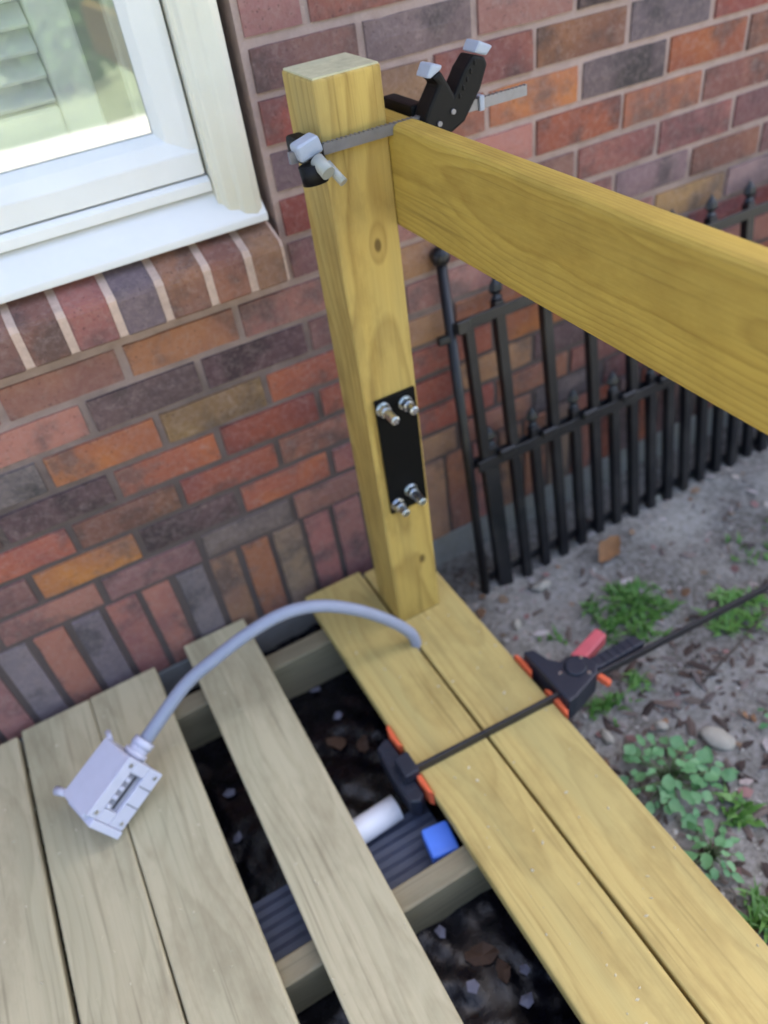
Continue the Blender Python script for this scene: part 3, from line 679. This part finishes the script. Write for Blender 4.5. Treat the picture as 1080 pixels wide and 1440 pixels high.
def leaf_mesh(L, W, curl, seed, n=5, fold=.2):
    rr = random.Random(seed); bm = bmesh.new(); rows = []
    for i in range(n+1):
        t = i/n; wd = W*.5*math.sin(math.pi*min(1, t*.93+.05))**.8*(1+rr.uniform(-.22, .22)); z = curl*L*(t*t) ; y = L*t
        rows.append([bm.verts.new((-wd, y, z+fold*wd+rr.uniform(-.002, .002))), bm.verts.new((0, y, z)), bm.verts.new((wd*rr.uniform(.8, 1.1), y, z+fold*wd+rr.uniform(-.001, .001)))])
    for a, b in zip(rows, rows[1:]):
        for k in range(2): bm.faces.new((a[k], a[k+1], b[k+1], b[k])).smooth = True
    return mesh(bm, 'leaf')
def crumple(L, W, seed, square=False):
    """irregular dry leaf or scrap: a bent ragged sheet with a centre fold"""
    rr = random.Random(seed); bm = bmesh.new(); n = 5 if square else 9; ring = []; c = bm.verts.new((0, 0, rr.uniform(.002, .006)))
    for k in range(n):
        a = 2*math.pi*k/n+rr.uniform(-.25, .25); q = rr.uniform(.7, 1.15)
        ring.append(bm.verts.new((L*.5*q*math.cos(a), W*.5*q*math.sin(a), rr.uniform(-.001, .003) if square else rr.uniform(-.004, .010))))
    for k in range(n): bm.faces.new((c, ring[k], ring[(k+1) % n]))
    return mesh(bm, 'scrap')
def fabz(x, y): return -.143 + .014*noise.noise(Vector((x*5, y*5, 2))) + .016*abs(noise.noise(Vector((x*15+y*9, y*9, 5))))
scraps = [(.305, -.172, 'pale scrap nearest the brick wall, beside the wall joist', 1.1), (.318, -.262, 'narrow pale scrap left of the black clamp jaw', .9), (.040, -.395, 'pale scrap in the narrow opening right of the box, lower one', .9),
          (.055, -.300, 'pale scrap in the narrow opening right of the box, upper one', 1.0), (.279, -.735, 'pale scrap just below the middle joist', 1.0), (.280, -.83, 'pale square scrap in the middle of the lower dark opening', 1.05), (.342, -.885, 'pale scrap lowest in the lower dark opening', 1.1), (.366, -.850, 'faint scrap beside the yellow board in the lower dark opening', .9)]
for i, (x, y, lab, s) in enumerate(scraps):
    o = link('scrap', crumple(.026*s, .020*s, 50+i, True), M['pale_leaf'], None, (x, y, fabz(x, y)+.006)); o.rotation_euler = (R.uniform(-.3, .3), R.uniform(-.3, .3), R.uniform(0, 6.28)); tag(o, lab, 'scrap', 'pale scraps on the black fabric')
dead = [(.318, -.80, 'largest rusty brown dead leaf in the lower dark opening', 1.6), (.335, -.835, 'brown dead leaf overlapping the largest one in the lower dark opening', 1.2), (.285, -.315, 'brown dead leaf in the middle of the upper dark opening', 1.5), (.330, -.350, 'dark dead leaf left of the clamp jaw', 1.2),
        (.065, -.78, 'greyish dead leaf low in the narrow opening beyond the middle joist', 1.5)]
for i, (x, y, lab, s) in enumerate(dead):
    o = link('dead_leaf', crumple(.046*s, .028*s, 80+i), M['dead'], None, (x, y, fabz(x, y)+.006)); o.rotation_euler = (R.uniform(-.3, .3), R.uniform(-.3, .3), R.uniform(0, 6.28)); o.scale = (.8, .8, .8); tag(o, lab, 'leaf', 'dead leaves on the black fabric')
def freg():
    while True:
        x, y = -.4+1.0*R.random(), -1.0+.98*R.random()
        if fabz(x, y) < 1: return x, y

# ================================================================== FENCE
FB, FT = Vector((0, -.135, -.165)), Vector((0, -.036, .515))      # foot and top-rail line: the panel leans on the wall
fdir = (FT-FB); fl = fdir.length; fdir.normalize(); tilt = math.atan2(fdir.y, fdir.z)
def fz(z):  # point of the leaning plane at height z
    t = (z-FB.z)/(FT.z-FB.z); return FB + (FT-FB)*t
def fp(x, z, off=0.0):
    p = fz(z); n = Vector((0, -math.cos(tilt), math.sin(tilt))); q = p+n*off; return Vector((x, q.y, q.z))
fence = thing('iron_fence', 'black iron picket fence panel leaning against the brick wall beyond the post', 'fence', (.78, -.135, -.165))
RT = Matrix.Rotation(-tilt, 4, 'X')
def fbar(sx, sy, L):
    return mesh(boxm((sx, sy, L), .0012, 1), 'bar')
def spear(s=1.0):
    bm = bmesh.new(); prof = [(.0075, -.002), (.011, .004), (.006, .010), (.0135, .018), (.0105, .027), (.0, .040)]; rings = []
    for r_, h in prof[:-1]: rings.append([bm.verts.new((r_*s*math.cos(k*math.pi/3), r_*s*.75*math.sin(k*math.pi/3), h*s)) for k in range(6)])
    tip = bm.verts.new((0, 0, prof[-1][1]*s))
    for a, b in zip(rings, rings[1:]):
        for k in range(6): bm.faces.new((a[k], a[(k+1) % 6], b[(k+1) % 6], b[k]))
    for k in range(6): bm.faces.new((rings[-1][k], rings[-1][(k+1) % 6], tip))
    bm.faces.new(rings[0][::-1]); return mesh(bm, 'finial')
def fput(name, me, x, z, off=0.0, mat='black_iron', par=None):
    o = link(name, me, M[mat], par or fence, fp(x, z, off)); o.matrix_parent_inverse = Matrix(); o.rotation_euler = (-tilt, 0, 0); return o
PZ0 = -.175
def cz(z0, z1): return (z0+z1)/2
k_ = fdir.z
tallm = fbar(.022, .020, (.530-PZ0)/k_); shortm = fbar(.021, .020, (.225-PZ0)/k_); sp = spear(1.25)
FX1 = 2.75
i = 0; x = .900
SPC = .1125
while x < FX1:
    p = fput('picket', tallm, x, cz(PZ0, .530)); f = link('finial', sp, M['black_iron'], p, fp(x, .530)); f.rotation_euler = (0, 0, 0); f.location = (0, 0, (.530-PZ0)/k_/2)
    xs = x-SPC/2
    p = fput('short_picket', shortm, xs, cz(PZ0, .225)); f = link('finial', sp, M['black_iron'], p); f.location = (0, 0, (.225-PZ0)/k_/2); f.rotation_euler = (0, 0, 0)
    x += SPC; i += 1
x_end = .79
ep = link('end_post', mesh(tube_bm([fp(x_end-.012, -.20), fp(x_end, .640)], .0105, 14), 'end_post'), M['black_iron'], fence)
bm = bmesh.new(); bmesh.ops.create_uvsphere(bm, u_segments=14, v_segments=10, radius=.019, matrix=Matrix.Translation(fp(x_end, .648))); link('ball_finial', mesh(bm, 'ball'), M['black_iron'], ep, None, True)
fput('inner_upright', fbar(.020, .020, (.505-PZ0)/k_), .826, cz(PZ0, .505))
fput('top_rail', fbar(FX1-.79, .006, .022), (FX1+.79)/2, .512, .0115)
fput('mid_rail', fbar(FX1-.80, .006, .026), (FX1+.80)/2, .192, .0115)
fput('mid_rail', fbar(FX1-.80, .006, .026), (FX1+.80)/2, .192, -.0115)
fput('bottom_rail', fbar(FX1-.80, .006, .020), (FX1+.80)/2, -.125, -.0115)
fput('latch_knob', mesh(boxm((.030, .016, .018), .005, 2), 'latch'), .772, .492, .0)
fput('rail_bracket', mesh(boxm((.030, .010, .026), .002, 1), 'bracket'), .806, .512, .0205)
for j in range(17):
    x = .900+SPC*j
    if x < FX1: fput('rail_collar', mesh(boxm((.040, .012, .018), .003, 1), 'collar'), x-SPC/4, .2085, .020)

# ================================================================== GROUND LITTER, STONES, WEEDS
def chips(name, n, smin, smax, cols, region, flat=.5, kind='stuff', long=1.0):
    vs = []; fs = []; cl = []
    for i in range(n):
        x, y = region(); s = smin*(smax/smin)**(R.random()**1.7); z = gzn(x, y)+s*.12
        a = R.uniform(0, 6.28); ca, sa = math.cos(a), math.sin(a); lx = s*R.uniform(.7, 1.3)*long; ly = s*R.uniform(.5, 1.0); lz = s*flat*R.uniform(.5, 1.2)
        b = len(vs); tx, ty = R.uniform(-.3, .3), R.uniform(-.3, .3)
        pts = [(1, .2, 0), (.35, 1, .1), (-.8, .7, 0), (-1, -.4, .1), (.1, -1, 0), (.1, .1, .9), (-.3, -.1, -.9)]
        for p in pts:
            px, py, pz = p[0]*lx*.5*R.uniform(.8, 1.2), p[1]*ly*.5*R.uniform(.8, 1.2), p[2]*lz*.5
            vs.append((x+px*ca-py*sa, y+px*sa+py*ca, z+pz+px*tx+py*ty))
        for k in range(5):
            fs.append((b+k, b+(k+1) % 5, b+5)); fs.append((b+(k+1) % 5, b+k, b+6))
        c = R.choice(cols); k = R.uniform(.65, 1.35); cl += [(c[0]*k, c[1]*k, c[2]*k, 1)]*10
    me = bpy.data.meshes.new(name); me.from_pydata(vs, [], fs)
    at = me.color_attributes.new('Col', 'FLOAT_COLOR', 'CORNER')
    flat_ = []
    for p, c in zip(me.polygons, cl): flat_ += list(c)*3
    at.data.foreach_set('color', flat_)
    o = link(name, me, M['chips']); tag(o, kind=kind); return o
def reg():
    while True:
        x = .655+2.0*R.random()**1.6; y = -1.75+1.72*R.random()
        if y < -.02: return x, y
chips('gravel', 8000, .003, .012, [(.30, .285, .255), (.22, .21, .185), (.40, .385, .35), (.16, .14, .115), (.29, .25, .21)], reg)
chips('mulch', 1100, .008, .024, [(.12, .095, .08), (.18, .14, .12), (.28, .23, .21), (.09, .07, .065), (.38, .34, .33)], reg, .25, 'stuff', 2.2)
def reg2():
    while True:
        x, y = .66+.75*R.random(), -1.4+.95*R.random()
        if noise.noise(Vector((x*5, y*5, 9))) > -.25+.3*(y+.6): return x, y
chips('mulch', 1000, .008, .026, [(.05, .035, .03), (.08, .055, .045), (.12, .085, .07), (.16, .13, .12)], reg2, .25, 'stuff', 2.0)
chips('leaf_litter', 300, .014, .032, [(.20, .11, .06), (.26, .18, .12), (.24, .13, .12), (.34, .30, .26)], reg, .10)

vs, fs = [], []
for i in range(260):  # pale flecks scattered to stand in for white glints on the boards
    x, y = R.uniform(-.40, .645), R.uniform(-1.05, -.03)
    if not (x < .022 or .092 < x < .222 or .374 < x < .50 or .518 < x < .645) or (PX-.01 < x < PX+PW+.01 and y > PY-.01): continue
    a = R.uniform(0, 6.28); l_ = R.uniform(.0012, .0045); wd = l_*R.uniform(.25, .7); k = len(vs)
    for px, py, pz in ((l_, 0, .0006), (0, wd, .0004), (-l_, 0, .0006), (0, -wd, .0004), (0, 0, .0022)):
        vs.append((x+px*math.cos(a)-py*math.sin(a), y+px*math.sin(a)+py*math.cos(a), pz+.0004))
    fs += [(k, k+1, k+4), (k+1, k+2, k+4), (k+2, k+3, k+4), (k+3, k, k+4)]
me = bpy.data.meshes.new('glint_flecks'); me.from_pydata(vs, [], fs); tag(link('glint_flecks', me, M['glint_flecks']), kind='stuff')

def rock(name, loc, size, mat, seed, label, cat='stone', group=None):
    bm = bmesh.new(); bmesh.ops.create_icosphere(bm, subdivisions=3, radius=1)
    for v in bm.verts:
        n_ = noise.noise(v.co*1.1+Vector((seed*3.7, 0, 0))); v.co *= 1+.28*n_+.07*noise.noise(v.co*4+Vector((seed, 1, 0)))
        v.co = Vector((v.co.x*size[0], v.co.y*size[1], v.co.z*size[2]))
    o = link(name, mesh(bm, name), M[mat], None, loc, True); o.rotation_euler = (0, 0, R.uniform(0, 6)); return tag(o, label, cat, group)
rock('stone', (.936, -.703, gz(.936, -.703)+.006), (.034, .023, .010), 'stone', 1, 'pale beige stone lying on the soil beyond the leafy weed')
rock('stone', (.901, -.191, gz(.9, -.19)+.006), (.024, .013, .007), 'stone', 2, 'flat whitish stone chip at the foot of the fence')
rock('stone', (.758, -.588, gz(.758, -.588)+.006), (.018, .010, .007), 'stone', 3, 'small pale stone just below the orange clamp pad')
rock('stone', (.866, -.625, gz(.866, -.625)+.004), (.013, .011, .008), 'stone', 4, 'small grey stone between the clamp and the beige stone')
rock('stone', (.777, -.262, gz(.777, -.262)+.004), (.015, .009, .006), 'stone', 5, 'small pale stone beside the yellow board near the post')
rock('stone', (1.33, -.115, gz(1.33, -.115)+.004), (.018, .012, .008), 'stone', 6, 'small whitish stone at the far foot of the fence')
lf = leaf_mesh(.075, .05, .35, 9, 6, .5)
o = link('dead_leaf', lf, M['dead_bright'], None, (1.05, -.225, gz(1.05, -.225)+.008)); o.rotation_euler = (.1, .2, -1.2); tag(o, 'single curled brown dead leaf on bare soil before the fence', 'leaf')
tw = tube('twig', [(1.0, -.60, gz(1, -.6)+.012), (1.12, -.575, gz(1.12, -.575)+.014), (1.26, -.54, gz(1.26, -.54)+.012)], lambda t: .003-.001*t, M['cable'], None, 6); tag(tw, 'thin dark twig lying on the soil right of the clamp bar', 'twig')

def tuft(name, label, x, y, rx, ry, n, hgt, seed, mat='grass', wide=.0075, group=None):
    rr = random.Random(seed); bm = bmesh.new()
    for i in range(n):
        a = rr.uniform(0, 6.28); q = math.sqrt(rr.random()); bx_, by_ = q*rx*math.cos(a), q*ry*math.sin(a)
        if noise.noise(Vector(((x+bx_)*26, (y+by_)*26, seed))) < -.08+.25*(q-.6): continue
        z0 = gz(x+bx_, y+by_)-gz(x, y)-.004
        L = hgt*rr.uniform(.5, 1.15)*(1.15-.5*q); da = rr.uniform(0, 6.28); ln = rr.uniform(.4, 1.5); wd = wide*rr.uniform(.6, 1.3)
        dx, dy = math.cos(da), math.sin(da); prev = None
        for s in range(5):
            t = s/4; h = L*(t-.42*ln*t*t); f = L*ln*.75*t*t
            wv = wd*math.sin(math.pi*(.22+.78*t))
            c = Vector((bx_+dx*f, by_+dy*f, z0+h)); sd_ = Vector((-dy, dx, 0))*wv*.5
            cur = (bm.verts.new(c-sd_), bm.verts.new(c+sd_))
            if prev: bm.faces.new((prev[0], prev[1], cur[1], cur[0]))
            prev = cur
    o = link(name, mesh(bm, name), M[mat], None, (x, y, gz(x, y)), True); return tag(o, label, 'weed', group)
tuft('grass_tuft', 'broad green grass patch behind the clamp in front of the fence', 1.005, -.375, .105, .095, 620, .048, 1)
tuft('grass_tuft', 'green grass patch beside the right end of the clamp bar', 1.200, -.500, .085, .055, 380, .048, 2)
tuft('grass_tuft', 'small grass tuft under the clamp head by the board edge', .800, -.540, .045, .035, 110, .045, 3)
tuft('grass_tuft', 'sparse tuft below the clamp sleeve', .880, -.530, .04, .035, 45, .04, 4)
tuft('grass_tuft', 'low weed tuft right of the leafy weed', .866, -.828, .035, .03, 70, .045, 5, wide=.011)
tuft('grass_tuft', 'green grass tuft at the bottom right beside the board edge', .742, -.985, .04, .05, 130, .065, 6)
tuft('grass_tuft', 'thin sprawling grass patch at the right edge before the fence', 1.42, -.375, .11, .06, 120, .04, 7)
tuft('grass_tuft', 'few green blades behind the red clamp lever', .82, -.34, .04, .04, 26, .035, 8)
tuft('grass_tuft', 'long green grass tuft at the lower right picture edge', .80, -1.03, .04, .05, 90, .08, 9)

def weed(label, x, y, nl, rad_, hgt, seed, lsz):
    rr = random.Random(seed); z = gz(x, y); root = thing('leafy_weed', label, 'weed', (x, y, z))
    me = [leaf_mesh(lsz*rr.uniform(.8, 1.1), lsz*rr.uniform(.55, .85), rr.uniform(-.4, .1), seed*10+k, 6, rr.uniform(.05, .3)) for k in range(6)]
    for m_ in me: m_.materials.append(M['leaf'])
    st = bmesh.new()
    for i in range(nl):
        a = i*2.4+rr.uniform(-.4, .4); q = math.sqrt((i+.5)/nl); e = Vector((x+q*rad_*math.cos(a), y+q*rad_*math.sin(a), z+hgt*(1.1-.75*q)*rr.uniform(.75, 1.1)))
        mid = Vector((x+.4*(e.x-x), y+.4*(e.y-y), z+.75*(e.z-z)))
        add(st, tube_bm([(x+.15*(e.x-x), y+.15*(e.y-y), z-.004), mid, e], .0012, 5))
        o = link('leaf', me[i % 6], None, root, e); o.rotation_euler = (rr.uniform(-.45, .25), rr.uniform(-.35, .35), a-math.pi/2+rr.uniform(-.6, .6)); s = rr.uniform(.6, 1.25); o.scale = (s, s, s)
    link('stem', mesh(st, 'stem'), M['stem'], root)
weed('bushy blue green leafy weed beside the yellow deck board', .795, -.720, 58, .078, .065, 1, .030)
weed('small blue green weed sprig between the bushy weed and the beige stone', .870, -.748, 6, .025, .035, 2, .028)
weed('low leafy weed growing against the board edge below the bushy weed', .752, -.862, 26, .045, .045, 3, .022)
weed('little leafy weed at the right picture edge beyond the beige stone', 1.05, -.745, 8, .035, .03, 4, .022)

# ================================================================== YARD BEHIND THE VIEWER (reflections in the pane; tall trees added to block low sky)
def shrub(label, x, y, rx, h, n, seed):
    rr = random.Random(seed); root = thing('garden_shrub', label, 'shrub', (x, y, -.19)); vs = []; fs = []
    for i in range(n):
        d_ = Vector((rr.gauss(0, 1), rr.gauss(0, 1), rr.gauss(0, 1))).normalized()*(rr.random()**.4)
        c = Vector((x+d_.x*rx, y+d_.y*rx, -.19+h*.52+d_.z*h*.5)); c += Vector((0, 0, .12*h*noise.noise(c*2.5)))
        a = Vector((rr.gauss(0, 1), rr.gauss(0, 1), rr.gauss(0, 1))).normalized()*.055; b = a.orthogonal().normalized()*.03
        k = len(vs); vs += [tuple(c-a), tuple(c+b), tuple(c+a), tuple(c-b)]; fs.append((k, k+1, k+2, k+3))
    me = bpy.data.meshes.new('foliage'); me.from_pydata(vs, [], fs); link('foliage', me, M['shrub'], root)
    tube('trunk', [(x, y, -.2), (x+.05, y, .2), (x, y+.05, h*.5)], lambda t: .06-.03*t, M['bark'], root, 8)
def sky_block_tree(label, x, y, rx, h, n, seed):  # unseen tree added to block low sky and shape the fill light
    rr = random.Random(seed); root = thing('sky_block_tree', label, 'tree', (x, y, -.2)); vs = []; fs = []
    cl = [Vector((x+rx*.75*rr.uniform(-1, 1), y+rx*.6*rr.uniform(-1, 1), h*rr.uniform(.28, .92))) for _ in range(26)]
    for i in range(n):
        c0_ = rr.choice(cl); d_ = Vector((rr.gauss(0, 1), rr.gauss(0, 1), rr.gauss(0, .8)))*rx*.19; c = c0_+d_
        a = Vector((rr.gauss(0, 1), rr.gauss(0, 1), rr.gauss(0, 1))).normalized()*.17; b = a.orthogonal().normalized()*.09
        k = len(vs); vs += [tuple(c-a), tuple(c+b), tuple(c+a), tuple(c-b)]; fs.append((k, k+1, k+2, k+3))
    me = bpy.data.meshes.new('crown'); me.from_pydata(vs, [], fs); link('crown', me, M['shrub'], root)
    tube('trunk', [(x, y, -.25), (x+.1, y, h*.3), (x, y+.1, h*.7)], lambda t: .2-.14*t, M['bark'], root, 9)
for i, (x, y, rx, h, side) in enumerate(((-9, -17, 4.5, 8.5, 'far left corner of the yard'), (-1.5, -20, 4.5, 9.5, 'middle of the far lawn'), (6.5, -18, 4.5, 9, 'far lawn right of the middle'), (14, -13, 4.5, 9, 'right side of the yard'), (-14, -9, 4, 8, 'left side of the yard'))):
    sky_block_tree('tall sunlit leafy tree added to block low sky at the '+side, x, y, rx, h, 4200, 200+i)
shrub('rounded sunlit shrub across the path, nearest the window', 1.15, -7.0, .75, 1.1, 2600, 1)
shrub('wide sunlit shrub on the lawn left of the nearest one', -.2, -7.8, .9, 1.4, 2600, 2)
shrub('tall sunlit shrub far back on the lawn', 2.6, -11, 1.3, 2.6, 3200, 3)
shrub('broad sunlit shrub far back on the left of the lawn', .2, -13.5, 1.5, 2.4, 3200, 4)
for o in bpy.data.objects:
    if '_w' in o: del o['_w']
